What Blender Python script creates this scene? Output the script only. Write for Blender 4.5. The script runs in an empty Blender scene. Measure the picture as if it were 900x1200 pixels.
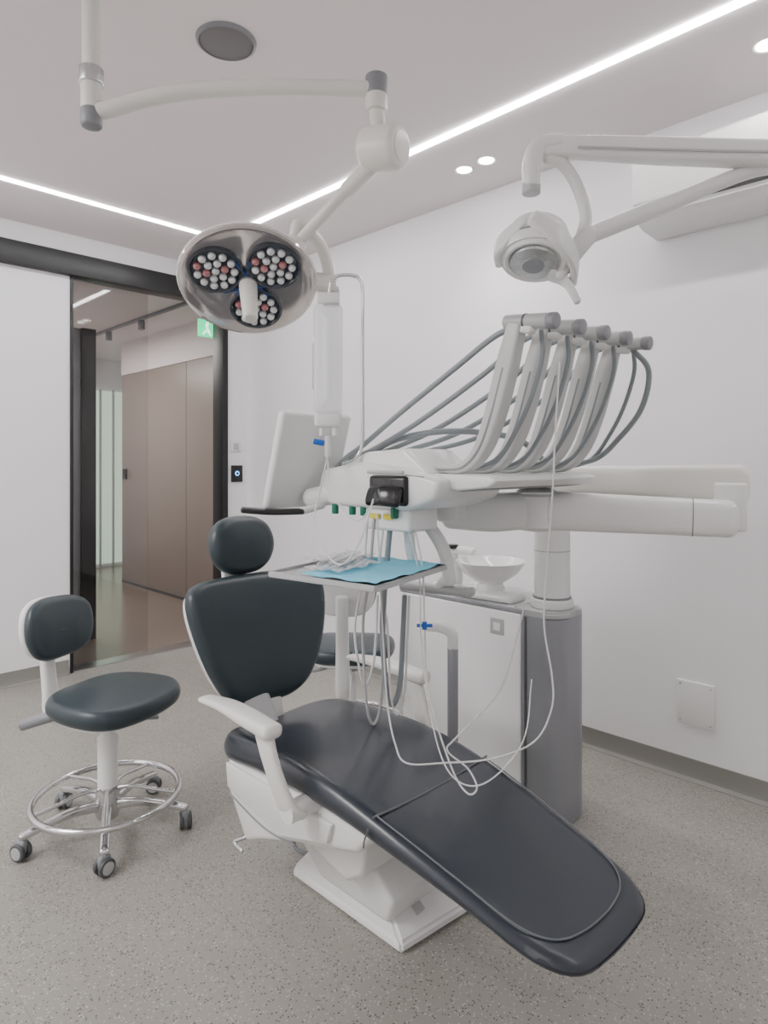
import bpy, bmesh, math, random
from mathutils import Vector, Matrix, Euler
random.seed(3)
rad=math.radians
S=bpy.context.scene
# room axes: x runs along the right-hand wall, y towards it. Equipment was placed from image pixels and estimated depths, on camera axes turned 44.6 deg.
CA,SA=.7117,.7024
def L(x,y,z): return Vector((CA*x-SA*y, SA*x+CA*y, z))
def LD(x,y,z): return L(x,y,z).normalized()
H=2.72; YW=2.79; XW=-4.21

# ---------------- materials
def mat(name,col,rough=.5,metal=0,emit=None,es=0,coat=0,alpha=1,trans=0,bump=0,bscale=200,spec=.5):
    m=bpy.data.materials.new(name); m.use_nodes=True
    nt=m.node_tree; b=nt.nodes['Principled BSDF']
    b.inputs['Base Color'].default_value=(*col,1); b.inputs['Roughness'].default_value=rough
    b.inputs['Metallic'].default_value=metal; b.inputs['Coat Weight'].default_value=coat
    b.inputs['Transmission Weight'].default_value=trans; b.inputs['Alpha'].default_value=alpha
    b.inputs['Specular IOR Level'].default_value=spec
    if emit: b.inputs['Emission Color'].default_value=(*emit,1); b.inputs['Emission Strength'].default_value=es
    tc=nt.nodes.new('ShaderNodeTexCoord'); n=nt.nodes.new('ShaderNodeTexNoise'); n.inputs['Scale'].default_value=bscale
    nt.links.new(tc.outputs['Object'],n.inputs['Vector'])
    mr=nt.nodes.new('ShaderNodeMapRange'); mr.inputs['To Min'].default_value=max(rough-.02,0); mr.inputs['To Max'].default_value=min(rough+.02,1)
    nt.links.new(n.outputs['Fac'],mr.inputs['Value']); nt.links.new(mr.outputs['Result'],b.inputs['Roughness'])
    if bump>0:
        bp=nt.nodes.new('ShaderNodeBump'); bp.inputs['Strength'].default_value=bump; bp.inputs['Distance'].default_value=.002
        nt.links.new(n.outputs['Fac'],bp.inputs['Height']); nt.links.new(bp.outputs['Normal'],b.inputs['Normal'])
    return m
M={}
M['wall']=mat('wall_paint',(.88,.865,.885),.75,bump=.03,bscale=60,spec=.25)
M['ceil']=mat('ceiling_paint',(.88,.82,.825),.85,bump=.02,bscale=60,spec=.2)
M['white']=mat('white_plastic',(.81,.81,.795),.28)
M['whitem']=mat('white_enamel',(.86,.855,.84),.24,coat=.3)
M['panel']=mat('cabinet_white',(.93,.93,.93),.3)
M['cream']=mat('cream_enamel',(.79,.78,.735),.3)
M['ceram']=mat('ceramic',(.9,.9,.89),.08,coat=.6)
M['grey']=mat('grey_plastic',(.24,.25,.265),.4)
M['lgrey']=mat('light_grey_plastic',(.46,.47,.47),.4)
M['whip']=mat('whip_grey',(.54,.55,.535),.32)
M['hose']=mat('hose_grey',(.25,.28,.295),.4)
M['dgrey']=mat('dark_grey',(.08,.085,.09),.45)
M['silver']=mat('silver_paint',(.30,.31,.33),.36,metal=.3)
M['chrome']=mat('chrome',(.66,.66,.67),.12,metal=1)
M['steel']=mat('steel',(.6,.61,.62),.28,metal=1)
M['black']=mat('black_gloss',(.012,.013,.014),.18)
M['blackm']=mat('black_frame',(.008,.009,.010),.4,bscale=4)
M['blackd']=mat('black_matt_frame',(.010,.011,.012),.85,bscale=4,spec=.1)
M['leather']=mat('slate_leather',(.026,.041,.049),.38,bump=.10,bscale=350,spec=.5)
M['leather2']=mat('slate_leather_leg',(.025,.032,.043),.30,bump=.02,bscale=200,coat=.15)
M['seam']=mat('seam_thread',(.12,.13,.14),.5)
M['bluep']=mat('blue_paper',(.20,.60,.78),.8,bump=.3,bscale=30)
M['blue']=mat('valve_blue',(.01,.12,.55),.35)
M['green']=mat('fitting_green',(.0,.16,.09),.4)
M['yellow']=mat('label_yellow',(.75,.62,.03),.5)
M['tube']=mat('clear_tubing',(.80,.81,.80),.2,alpha=.75)
M['bag']=mat('iv_bag_plastic',(.85,.87,.87),.10,alpha=.42,coat=.5)
M['film']=mat('clear_film',(.8,.82,.83),.1,alpha=.6,bump=1,bscale=25)
M['taupe']=mat('taupe_panel',(.30,.252,.222),.34)
M['corr']=mat('corridor_vinyl_reflection',(.24,.195,.165),.24,bump=.02)  # brown reflection on the floor is put into its base colour
M['greeng']=mat('frosted_green_glow',(.55,.66,.56),.3,emit=(.75,1,.78),es=.7)  # glow added to the glass to help light the corridor
M['led']=mat('led_strip_glow',(1,1,1),.5,emit=(1,.988,.982),es=46)
M['spotl']=mat('downlight_glow',(1,1,1),.5,emit=(1,.97,.92),es=25)
M['exit']=mat('exit_green',(.0,.5,.2),.5,emit=(.02,.9,.35),es=1.5)
M['exitw']=mat('exit_white',(.9,.9,.9),.5,emit=(1,1,1),es=1.5)
M['blueled']=mat('blue_indicator',(.1,.3,.9),.5,emit=(.15,.45,1),es=3)
M['lens']=mat('lamp_lens',(.74,.76,.77),.08,metal=.25,coat=.8)
M['lensr']=mat('lamp_lens_red',(.48,.18,.19),.12,coat=.8)
M['lampface']=mat('lamp_face',(.70,.66,.66),.12,metal=.7,coat=.6)
M['lampdark']=mat('lamp_cluster_dark',(.03,.04,.055),.15,coat=.5)
M['lampblue']=mat('lamp_blue',(.015,.05,.20),.25)
M['speaker']=mat('speaker_grille',(.20,.19,.195),.8,bump=.5,bscale=900)
M['slot']=mat('ac_slot',(.015,.015,.015),.5)
# glass pane (real thin glazing)
g=bpy.data.materials.new('door_glass'); g.use_nodes=True; nt=g.node_tree
for n in list(nt.nodes): nt.nodes.remove(n)
o=nt.nodes.new('ShaderNodeOutputMaterial'); mx=nt.nodes.new('ShaderNodeMixShader'); tr=nt.nodes.new('ShaderNodeBsdfTransparent'); gl=nt.nodes.new('ShaderNodeBsdfGlossy')
tr.inputs[0].default_value=(.90,.885,.88,1); gl.inputs['Roughness'].default_value=.04; mx.inputs[0].default_value=.04
nt.links.new(tr.outputs[0],mx.inputs[1]); nt.links.new(gl.outputs[0],mx.inputs[2]); nt.links.new(mx.outputs[0],o.inputs[0]); M['glass']=g
# floor terrazzo vinyl
f=bpy.data.materials.new('terrazzo_vinyl'); f.use_nodes=True; nt=f.node_tree; b=nt.nodes['Principled BSDF']
tc=nt.nodes.new('ShaderNodeTexCoord')
def vor(scale):
    v=nt.nodes.new('ShaderNodeTexVoronoi'); v.inputs['Scale'].default_value=scale; nt.links.new(tc.outputs['Object'],v.inputs['Vector']); return v
def ramp(src,stops,interp='CONSTANT'):
    r=nt.nodes.new('ShaderNodeValToRGB'); r.color_ramp.interpolation=interp
    e=r.color_ramp.elements
    while len(e)<len(stops): e.new(.5)
    for i,(p,c) in enumerate(stops): e[i].position=p; e[i].color=(*c,1)
    nt.links.new(src,r.inputs[0]); return r
def mixc(fac,a,bb,mode='MIX'):
    m=nt.nodes.new('ShaderNodeMix'); m.data_type='RGBA'; m.blend_type=mode
    nt.links.new(fac,m.inputs['Factor']); 
    if isinstance(a,tuple): m.inputs['A'].default_value=(*a,1)
    else: nt.links.new(a,m.inputs['A'])
    if isinstance(bb,tuple): m.inputs['B'].default_value=(*bb,1)
    else: nt.links.new(bb,m.inputs['B'])
    return m
n1=nt.nodes.new('ShaderNodeTexNoise'); n1.inputs['Scale'].default_value=1.6; nt.links.new(tc.outputs['Object'],n1.inputs['Vector'])
base=ramp(n1.outputs['Fac'],[(.3,(.275,.262,.230)),(.7,(.325,.312,.278))],'LINEAR')
v1=vor(170); sx=nt.nodes.new('ShaderNodeSeparateColor'); nt.links.new(v1.outputs['Color'],sx.inputs[0])
dk=ramp(sx.outputs[0],[(0,(0,0,0)),(.82,(1,1,1))]); lt=ramp(sx.outputs[1],[(0,(0,0,0)),(.82,(1,1,1))])
dd=ramp(v1.outputs['Distance'],[(0,(1,1,1)),(.41,(0,0,0))])
def mul(a,bb):
    m=nt.nodes.new('ShaderNodeMath'); m.operation='MULTIPLY'; nt.links.new(a,m.inputs[0]); nt.links.new(bb,m.inputs[1]); return m
c1=mixc(mul(dk.outputs[0],dd.outputs[0]).outputs[0],base.outputs[0],(.105,.10,.09))
c2=mixc(mul(lt.outputs[0],dd.outputs[0]).outputs[0],c1.outputs['Result'],(.47,.455,.42))
br=nt.nodes.new('ShaderNodeTexBrick'); br.inputs['Scale'].default_value=1; br.inputs['Brick Width'].default_value=1.0; br.inputs['Row Height'].default_value=.5; br.inputs['Mortar Size'].default_value=.0016
br.inputs['Mortar Smooth'].default_value=.3; nt.links.new(tc.outputs['Object'],br.inputs['Vector'])
mf=nt.nodes.new('ShaderNodeMath'); mf.operation='MULTIPLY'; mf.inputs[1].default_value=.35; nt.links.new(br.outputs['Fac'],mf.inputs[0])
c3=mixc(mf.outputs[0],c2.outputs['Result'],(.15,.145,.13))
nt.links.new(c3.outputs['Result'],b.inputs['Base Color']); b.inputs['Roughness'].default_value=.38; b.inputs['Specular IOR Level'].default_value=.4
M['floor']=f

# ---------------- helpers
def emp(name,loc=(0,0,0)):
    e=bpy.data.objects.new(name,None); S.collection.objects.link(e); e.location=loc; e.empty_display_size=.05; return e
def fin(name,bm,m,par=None,smooth=True,ang=35):
    bmesh.ops.recalc_face_normals(bm,faces=bm.faces)
    me=bpy.data.meshes.new(name); bm.to_mesh(me); bm.free()
    ms=m if isinstance(m,list) else [m]
    for q in ms: me.materials.append(M[q] if isinstance(q,str) else q)
    if smooth:
        me.shade_smooth(); me.set_sharp_from_angle(angle=rad(ang))
    ob=bpy.data.objects.new(name,me); S.collection.objects.link(ob)
    if par: ob.parent=par; ob.matrix_parent_inverse=Matrix.Translation(-par.location)
    return ob
def box(name,c,size,m,par=None,bev=.006,rot=None,seg=3):
    bm=bmesh.new(); bmesh.ops.create_cube(bm,size=1)
    bmesh.ops.scale(bm,vec=size,verts=bm.verts)
    if bev>0: bmesh.ops.bevel(bm,geom=bm.edges[:],offset=min(bev,min(size)*.49),segments=seg,affect='EDGES',profile=.5)
    mt=Matrix.Translation(Vector(c))
    if rot is not None: mt=mt@(rot.to_matrix().to_4x4() if not isinstance(rot,Matrix) else rot.to_4x4())
    bmesh.ops.transform(bm,matrix=mt,verts=bm.verts)
    return fin(name,bm,m,par)
def bx(name,x0,x1,y0,y1,z0,z1,m,par=None,bev=.006,seg=3):
    return box(name,((x0+x1)/2,(y0+y1)/2,(z0+z1)/2),(abs(x1-x0),abs(y1-y0),abs(z1-z0)),m,par,bev,None,seg)
# rotation taking camera axes to room axes
RL=Matrix(((CA,-SA,0),(SA,CA,0),(0,0,1)))
def cyl(name,p0,p1,r0,m,par=None,r1=None,bev=0,seg=32):
    p0=Vector(p0);p1=Vector(p1); r1=r0 if r1 is None else r1; d=p1-p0
    bm=bmesh.new(); bmesh.ops.create_cone(bm,cap_ends=True,segments=seg,radius1=r0,radius2=r1,depth=d.length)
    if bev>0:
        es=[e for e in bm.edges if all(abs(abs(v.co.z)-d.length/2)<1e-5 for v in e.verts)and e.verts[0].co.z*e.verts[1].co.z>0]
        bmesh.ops.bevel(bm,geom=es,offset=bev,segments=3,affect='EDGES',profile=.5)
    q=d.to_track_quat('Z','Y'); bmesh.ops.transform(bm,matrix=Matrix.Translation((p0+p1)/2)@q.to_matrix().to_4x4(),verts=bm.verts)
    return fin(name,bm,m,par)
def cat(pts,n=8):
    P=[Vector(p) for p in pts]; 
    if len(P)<3: return P
    out=[]
    Q=[P[0]*2-P[1]]+P+[P[-1]*2-P[-2]]
    for i in range(1,len(Q)-2):
        a,b,c,d=Q[i-1:i+3]
        for k in range(n):
            t=k/n
            out.append(.5*((2*b)+(c-a)*t+(2*a-5*b+4*c-d)*t*t+(3*b-a-3*c+d)*t**3))
    out.append(P[-1]); return out
def lerpl(v,t):
    if not isinstance(v,(list,tuple)): return v
    x=t*(len(v)-1); i=min(int(x),len(v)-2); return v[i]+(v[i+1]-v[i])*(x-i)
def sweep(name,pts,rw,rh,side,m,par=None,power=4,smooth=True,n=8,cap=True,seg=24):
    P=cat(pts,n) if smooth else [Vector(p) for p in pts]
    N=len(P); bm=bmesh.new(); rings=[]; 
    def tan(i):
        a=P[max(i-1,0)];b=P[min(i+1,N-1)]; return (b-a).normalized()
    fr=[]
    if side is None:
        t0=tan(0); s=t0.orthogonal().normalized()
        for i in range(N):
            t=tan(i); s=(s-t*s.dot(t)).normalized(); fr.append((t,s))
    else:
        sd=Vector(side).normalized()
        for i in range(N):
            t=tan(i); s=(sd-t*sd.dot(t)).normalized(); fr.append((t,s))
    secs=[]
    cum=[0]
    for i in range(1,N): cum.append(cum[-1]+(P[i]-P[i-1]).length)
    for i in range(N):
        u=cum[i]/cum[-1]; secs.append((P[i],fr[i],lerpl(rw,u),lerpl(rh,u)))
    if cap:
        def capr(sec,sg):
            p,(t,s),w,h=sec; c=min(w,h)*.7; out=[]
            for a in (25,50,72,86): out.append((p+t*sg*c*math.sin(rad(a)),(t,s),w-min(w,h)*(1-math.cos(rad(a))),h-min(w,h)*(1-math.cos(rad(a)))))
            return out
        secs=list(reversed(capr(secs[0],-1)))+secs+capr(secs[-1],1)
    for p,(t,s),w,h in secs:
        nrm=t.cross(s); r=[]
        for k in range(seg):
            a=2*math.pi*k/seg; c,sn=math.cos(a),math.sin(a)
            r.append(bm.verts.new(p+s*w*math.copysign(abs(c)**(2/power),c)+nrm*h*math.copysign(abs(sn)**(2/power),sn)))
        rings.append(r)
    for a,b in zip(rings,rings[1:]):
        for k in range(seg): bm.faces.new((a[k],a[(k+1)%seg],b[(k+1)%seg],b[k]))
    bm.faces.new(rings[0]); bm.faces.new(rings[-1])
    return fin(name,bm,m,par,ang=50)
def tube(name,pts,r,m,par=None,smooth=True,n=8,seg=12,cap=True): return sweep(name,pts,r,r,None,m,par,2,smooth,n,cap,seg)
def lathe(name,prof,org,axis,m,par=None,seg=48,sx=1,sy=1,up=None,ang=40):
    bm=bmesh.new(); rings=[]
    for r,z in prof:
        if r<1e-6: rings.append([bm.verts.new((0,0,z))])
        else: rings.append([bm.verts.new((r*sx*math.cos(2*math.pi*k/seg),r*sy*math.sin(2*math.pi*k/seg),z)) for k in range(seg)])
    for a,b in zip(rings,rings[1:]):
        for k in range(seg):
            k2=(k+1)%seg
            if len(a)==1 and len(b)==1: continue
            if len(a)==1: bm.faces.new((a[0],b[k],b[k2]))
            elif len(b)==1: bm.faces.new((a[k],a[k2],b[0]))
            else: bm.faces.new((a[k],a[k2],b[k2],b[k]))
    q=Vector(axis).normalized().to_track_quat('Z','Y').to_matrix().to_4x4()
    bmesh.ops.transform(bm,matrix=Matrix.Translation(Vector(org))@q,verts=bm.verts)
    return fin(name,bm,m,par,ang=ang)
def prism(name,poly,y0,y1,m,par=None,bev=.01,fn=None):
    bm=bmesh.new(); a=[bm.verts.new((x,y0,z)) for x,z in poly]; b=[bm.verts.new((x,y1,z)) for x,z in poly]; n=len(poly)
    bm.faces.new(a); bm.faces.new(list(reversed(b)))
    for k in range(n): bm.faces.new((a[k],a[(k+1)%n],b[(k+1)%n],b[k]))
    bmesh.ops.recalc_face_normals(bm,faces=bm.faces)
    if bev>0: bmesh.ops.bevel(bm,geom=bm.edges[:],offset=bev,segments=3,affect='EDGES',profile=.5)
    if fn:
        for v in bm.verts: v.co=fn(v.co)
    return fin(name,bm,m,par)
def rpoly(cs,seg=8,step=.03):
    out=[]; n=len(cs)
    for i,(x,y,r) in enumerate(cs):
        p=Vector((x,y)); a=Vector(cs[i-1][:2]); b=Vector(cs[(i+1)%n][:2])
        da=(a-p); db=(b-p); r1=min(r,da.length*.49); r2=min(r,db.length*.49)
        p0=p+da.normalized()*r1; p2=p+db.normalized()*r2
        for k in range(seg+1):
            t=k/seg; out.append(p0*(1-t)**2+p*2*t*(1-t)+p2*t*t)
    res=[]
    for i,p in enumerate(out):
        q=out[(i+1)%len(out)]; d=(q-p).length
        if d<1e-5: continue
        k=max(1,int(d/step))
        for j in range(k): res.append(p.lerp(q,j/k))
    return res
def cushion(name,ol,A,B,thick,R,dome,mapf,m,par=None):
    A=Vector(A);B=Vector(B);AB=B-A; bm=bmesh.new(); rings=[]
    def ring(kind,v,sg):
        r=[]
        for p in ol:
            t=0 if AB.length<1e-6 else max(0,min(1,(p-A).dot(AB)/AB.length_squared)); sp=A+AB*t
            w=sp-p; l=w.length; Re=min(R,l*.9)
            if kind=='e': d=Re*(1-math.cos(v)); h=thick/2*math.sin(v)
            else: d=Re+(l-Re)*v; h=thick/2+(dome*math.sin(v*math.pi/2) if sg>0 else 0)
            q=p+w.normalized()*min(d,l*.9999) if l>0 else p
            r.append(bm.verts.new(mapf(q.x,q.y,h*sg)))
        rings.append(r)
    for k in (1,.75,.5,.25,.1): ring('i',k,1)
    for a in (90,70,50,30,12,0): ring('e',rad(a),1)
    for a in (12,30,50,70,90): ring('e',rad(a),-1)
    for k in (.5,1): ring('i',k,-1)
    n=len(ol)
    for a,b in zip(rings,rings[1:]):
        for k in range(n):
            bm.faces.new((a[k],a[(k+1)%n],b[(k+1)%n],b[k]))
    bmesh.ops.remove_doubles(bm,verts=bm.verts,dist=2e-4)
    return fin(name,bm,m,par,ang=80)

# ---------------- room shell
bx('floor',-8.6,2.0,-2.2,4.6,-.1,0,'floor',bev=0)
bx('ceiling',XW,2.0,-2.2,YW,H,H+.1,'ceil',bev=0)
bx('wall_right',XW-.0,2.0,YW,YW+.12,0,H,'wall',bev=0)
bx('wall_left',XW,2.0,-2.32,-2.2,0,H,'wall',bev=0)
bx('wall_front',2.0,2.12,-2.2,YW,0,H,'wall',bev=0)
Y0,Y1,ZD=1.523,2.56,2.46
wb=emp('wall_back',(XW,0,0))
bx('wall_section_left',XW-.12,XW,-2.2,Y0-.03,0,H,'wall',wb,bev=0)
bx('wall_section_right',XW-.12,XW,Y1+.04,YW+.12,0,H,'wall',wb,bev=0)
bx('wall_section_top',XW-.12,XW,Y0-.03,Y1+.04,2.58,H,'wall',wb,bev=0)
d=emp('door_1',(XW,2.0,0))
bx('header_track',XW-.08,XW+.045,-2.2,Y1+.045,ZD,2.597,'blackm',d,bev=.004)
bx('jamb_right',XW-.12,XW+.02,Y1,Y1+.045,0,ZD,'blackm',d,bev=.003)
bx('jamb_left',XW-.12,XW+.012,Y0-.03,Y0-.012,0,ZD,'blackm',d,bev=.003)
bx('glass_pane',XW-.065,XW-.055,Y0,Y0+.50,.01,ZD,'glass',d,bev=0)
bx('threshold',XW-.12,XW+.0,Y0,Y1,0,.006,'steel',d,bev=0)
M['skirt']=mat('skirting_vinyl',(.23,.225,.205),.5,bump=.05)
def skirt(name,p0,p1,nrm):
    p0=Vector(p0);p1=Vector(p1);n=Vector(nrm); bm=bmesh.new(); prof=[(0,.085),(.006,.085),(.006,.03),(.012,.012),(.03,.002),(.03,0),(0,0)]
    a=[bm.verts.new(p0+n*d+Vector((0,0,z))) for d,z in prof]; b=[bm.verts.new(p1+n*d+Vector((0,0,z))) for d,z in prof]
    for k in range(len(prof)): bm.faces.new((a[k],a[(k+1)%7],b[(k+1)%7],b[k]))
    bm.faces.new(a); bm.faces.new(b); return fin(name,bm,'skirt')
skirt('baseboard_right',(XW,YW,0),(2,YW,0),(0,-1,0))
skirt('baseboard_back',(XW,-2.2,0),(XW,Y0-.04,0),(1,0,0))
skirt('baseboard_corner',(XW,Y1+.045,0),(XW,YW,0),(1,0,0))
# corridor beyond the door
bx('floor_corridor',-8.25,XW-.12,.75,4.55,0,.004,'corr',bev=0)
c=emp('corridor_partition',(-5.5,3,0))
bx('taupe_wall_panels',-7.03,-4.33,3.04,3.14,0,2.26,'taupe',c,bev=.002)
for xx in (-5.62,): bx('panel_joint',xx-.002,xx+.002,3.037,3.04,0,2.26,'grey',c,bev=0)
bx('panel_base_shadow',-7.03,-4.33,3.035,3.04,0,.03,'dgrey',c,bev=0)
bx('bulkhead',-7.03,-4.33,3.03,3.14,2.26,2.62,'ceil',c,bev=0)
bx('door_reader',-6.98,-6.9,3.02,3.04,1.13,1.24,'blackm',c,bev=.002)
bx('wall_corridor_end',-8.3,-8.2,.8,4.6,0,2.62,'wall',bev=0)
bx('wall_corridor_side',-8.3,-4.33,.7,.8,0,2.62,'wall',bev=0)
bx('wall_corridor_far',-8.3,-6.9,4.5,4.6,0,2.62,'wall',bev=0)
bx('ceiling_corridor',-8.3,XW-.12,.7,4.6,2.60,2.7,'ceil',bev=0)
gw=emp('frosted_glass_door',(-8.15,3.2,0))
bx('frosted_panel',-8.19,-8.16,3.10,3.95,0.05,2.2,'greeng',gw,bev=.003)
for yy in (3.08,3.24,3.40): bx('mullion',-8.17,-8.13,yy,yy+.018,0,2.22,'lgrey',gw,bev=.002)
gp=emp('black_framed_screen',(-4.9,1.6,0))
bx('stile',-4.97,-4.89,1.821,1.92,0,2.29,'blackd',gp,bev=0)
bx('screen_panel',-4.95,-4.92,.82,1.82,0,2.29,'grey',gp,bev=.003)
tl=emp('track_light',(-6,2.6,2.6))
bx('track',-7.6,-4.6,2.58,2.61,2.575,2.6,'grey',tl,bev=.002)
for xx in (-5.6,-6.3): cyl('spot_head',(xx,2.595,2.575),(xx,2.595,2.49),.03,'dgrey',tl,bev=.004)
es=emp('exit_sign',L(-1.315,5.0,2.33)); p=es.location
box('sign_box',p,(.02,.26,.13),'exit',es,bev=.003)
def sgn(yc,zc,w,h,a=0): box('pictogram_part',p+Vector((.012,yc,zc)),(.006,w,h),'exitw',es,bev=0,rot=Euler((rad(a),0,0)))
sgn(-.06,.035,.022,.022); sgn(-.06,0,.02,.05,15); sgn(-.04,-.035,.014,.04,35); sgn(-.085,-.035,.014,.04,-40); sgn(.05,0,.07,.014); sgn(.085,.008,.03,.012,-40); sgn(.085,-.008,.03,.012,40)

# ceiling fixtures
LEDX,LEDY=-3.613,2.19
ls=emp('led_strip_light',(LEDX,LEDY,H))
bx('strip_long',LEDX-.02,2.0,LEDY-.016,LEDY+.016,H-.006,H+.002,'led',ls,bev=0)
bx('strip_cross',LEDX-.016,LEDX+.016,-2.2,LEDY-.017,H-.006,H+.002,'led',ls,bev=0)
def downlight(x,y):
    q=L(x,y,H); e=emp('recessed_downlight',q)
    lathe('trim_ring',[(.034,0),(.044,-.004),(.046,0)],q,(0,0,1),'white',e); cyl('lamp_disc',q+Vector((0,0,-.003)),q+Vector((0,0,.002)),.034,'spotl',e)
for a in ((.388,3.137),(.48,3.04),(1.30,2.2)): downlight(*a)
q=L(-.53,2.18,H); sp=emp('ceiling_speaker',q)
lathe('grille',[(0,-.012),(.085,-.010),(.09,-.006)],q,(0,0,1),'speaker',sp); lathe('rim',[(.088,-.004),(.09,-.012),(.098,-.008),(.1,0)],q,(0,0,1),'grey',sp)

# air conditioner
ac=emp('air_conditioner',(-.65,2.68,2.4))
def yzprism(name,poly,x0,x1,m,par,bev):
    bm=bmesh.new(); a=[bm.verts.new((x0,y,z)) for y,z in poly]; b=[bm.verts.new((x1,y,z)) for y,z in poly]; n=len(poly)
    bm.faces.new(a); bm.faces.new(list(reversed(b)))
    for k in range(n): bm.faces.new((a[k],a[(k+1)%n],b[(k+1)%n],b[k]))
    bmesh.ops.recalc_face_normals(bm,faces=bm.faces)
    bmesh.ops.bevel(bm,geom=bm.edges[:],offset=bev,segments=3,affect='EDGES'); return fin(name,bm,m,par)
yzprism('housing',[(2.788,2.555),(2.60,2.555),(2.568,2.53),(2.568,2.29),(2.60,2.265),(2.66,2.250),(2.788,2.246)],-1.12,-.22,'white',ac,.008)
yzprism('front_cover',[(2.57,2.53),(2.560,2.525),(2.554,2.35),(2.560,2.335),(2.57,2.335)],-1.122,-.218,'white',ac,.002)
yzprism('outlet_slot',[(2.60,2.316),(2.5650,2.316),(2.5650,2.300),(2.60,2.300)],-1.06,-.25,'slot',ac,.001)
# wall plates
wp=emp('wall_access_plate',(-.955,YW,.31)); bx('plate',-1.03,-.882,YW-.012,YW,.225,.405,'white',wp,bev=.004)
for xx in (-1.015,-.897):
    for zz in (.24,.39): cyl('screw',(xx,YW-.015,zz),(xx,YW-.011,zz),.004,'steel',wp,seg=12)
sw=emp('light_switch',(XW,2.69,1.22)); bx('plate',XW,XW+.012,2.64,2.735,1.16,1.285,'black',sw,bev=.003)
cyl('indicator_ring',(XW+.012,2.687,1.225),(XW+.014,2.687,1.225),.018,'blueled',sw); cyl('indicator_core',(XW+.013,2.687,1.225),(XW+.0155,2.687,1.225),.010,'black',sw)
so=emp('wall_socket',(XW,2.68,1.42)); bx('plate',XW,XW+.01,2.635,2.72,1.385,1.465,'white',so,bev=.003); bx('socket_well',XW+.008,XW+.011,2.655,2.70,1.40,1.45,'lgrey',so,bev=.001)

# ---------------- dental chair
CT=1.33
ch=emp('dental_chair',(-1.4,CT,0))
prof=[(-1.95,.425),(-1.84,.445),(-1.7,.468),(-1.55,.480),(-1.4,.482),(-1.28,.472),(-1.15,.450),(-1.0,.415),(-.85,.375),(-.72,.337),(-.50,.28)]
def zp(x):
    if x<=prof[0][0]: return prof[0][1]
    for (a,za),(b_,zb) in zip(prof,prof[1:]):
        if x<=b_:
            t=(x-a)/(b_-a); return za+(zb-za)*t
    return prof[-1][1]
def zs(x): return sum(zp(x+k*.03) for k in (-2,-1,0,1,2))/5
def th(x): return .095+(.05-.095)*max(0,min(1,(x+1.5)/.7))
ol=rpoly([(-1.86,-.235,.12),(-1.2,-.25,.2),(-.622,-.192,.135),(-.600,.02,.1),(-.615,.20,.13),(-1.2,.25,.2),(-1.86,.235,.12)])
def seatmap(x,y,h):
    t=th(x); return Vector((x,CT+y,zs(x)-t/2+h*t/.1 - .012*(1-min(1,abs(y)/.25)**2)*(1 if h>0 else 0)))
cushion('seat_and_legrest',ol,(-1.64,0),(-.81,0),.1,.035,.004,seatmap,'leather2',ch)
pp=[(-1.12,-.222),(-1.0,-.212),(-.85,-.197),(-.76,-.186),(-.705,-.16),(-.675,-.12),(-.660,-.06),(-.655,0),(-.655,.06),(-.665,.12),(-.695,.165),(-.75,.188),(-.85,.20),(-1.0,.213),(-1.12,.222)]
def top(x,y,o=.001): return seatmap(x,y,.05)+Vector((0,0,.003+o))
tube('legrest_piping',[top(x,y) for x,y in pp],.0022,'seam',ch,seg=6)
tube('seat_crease',[top(-1.12,y*.0232,.0) for y in range(-10,11)],.003,'seam',ch,seg=6)
tube('legrest_side_seam',[Vector((-1.12,CT-.2495,zs(-1.12)-.02)),Vector((-1.13,CT-.2525,zs(-1.12)-.05)),Vector((-1.14,CT-.246,zs(-1.12)-.075))],.002,'seam',ch,seg=6)
# backrest
BC=Vector((-1.90,1.305,.712)); lean=rad(17)
nb=Vector((math.cos(lean),0,math.sin(lean))); ub=Vector((-math.sin(lean),0,math.cos(lean)))
def backmap(x,y,h):
    return BC+Vector((0,1,0))*x+ub*y+nb*(h+.55*x*x-.25*(y-.02)**2)
ob_=rpoly([(-.14,-.235,.09),(.14,-.235,.09),(.232,-.10,.12),(.285,.10,.10),(.262,.19,.07),(.12,.207,.10),(-.12,.207,.10),(-.262,.19,.07),(-.285,.10,.10),(-.232,-.10,.12)])
cushion('backrest',ob_,(0,-.03),(0,.03),.075,.035,.012,backmap,'leather',ch)
cushion('backrest_shell',[p*.93 for p in ob_],(0,-.03),(0,.03),.05,.02,.0,lambda x,y,h:backmap(x,y,h-.05),'white',ch)
# headrest
HC=Vector((-1.995,1.29,1.005)); hl=rad(10); nh=Vector((math.cos(hl),0,math.sin(hl))); uh=Vector((-math.sin(hl),0,math.cos(hl)))
oh=rpoly([(-.085,-.10,.07),(.085,-.10,.07),(.142,.0,.09),(.095,.108,.10),(-.095,.108,.10),(-.142,0,.09)])
cushion('headrest',oh,(-.02,0),(.02,0),.075,.035,.012,lambda x,y,h:HC+Vector((0,1,0))*x+uh*y+nh*(h+.8*x*x),'leather',ch)
sweep('headrest_stem',[HC-nh*.05-uh*.02,HC-nh*.055-uh*.12,BC+ub*.16-nh*.06],.05,.012,(0,1,0),'white',ch)
sweep('headrest_knob',[HC-uh*.115-nh*.03,HC-uh*.14-nh*.03],.03,.018,(0,1,0),'dgrey',ch)
sweep('back_bracket',[(-1.90,CT-.05,.60),(-1.84,CT-.05,.48),(-1.80,CT-.05,.38),(-1.6,CT,.34)],[.07,.07,.09,.12],[.02,.025,.03,.03],(0,1,0),'white',ch)
sweep('back_bracket_cover',[(-1.845,CT-.09,.54),(-1.80,CT-.09,.47),(-1.78,CT-.09,.44)],[.05,.055],.018,(0,1,0),'lgrey',ch)
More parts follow.
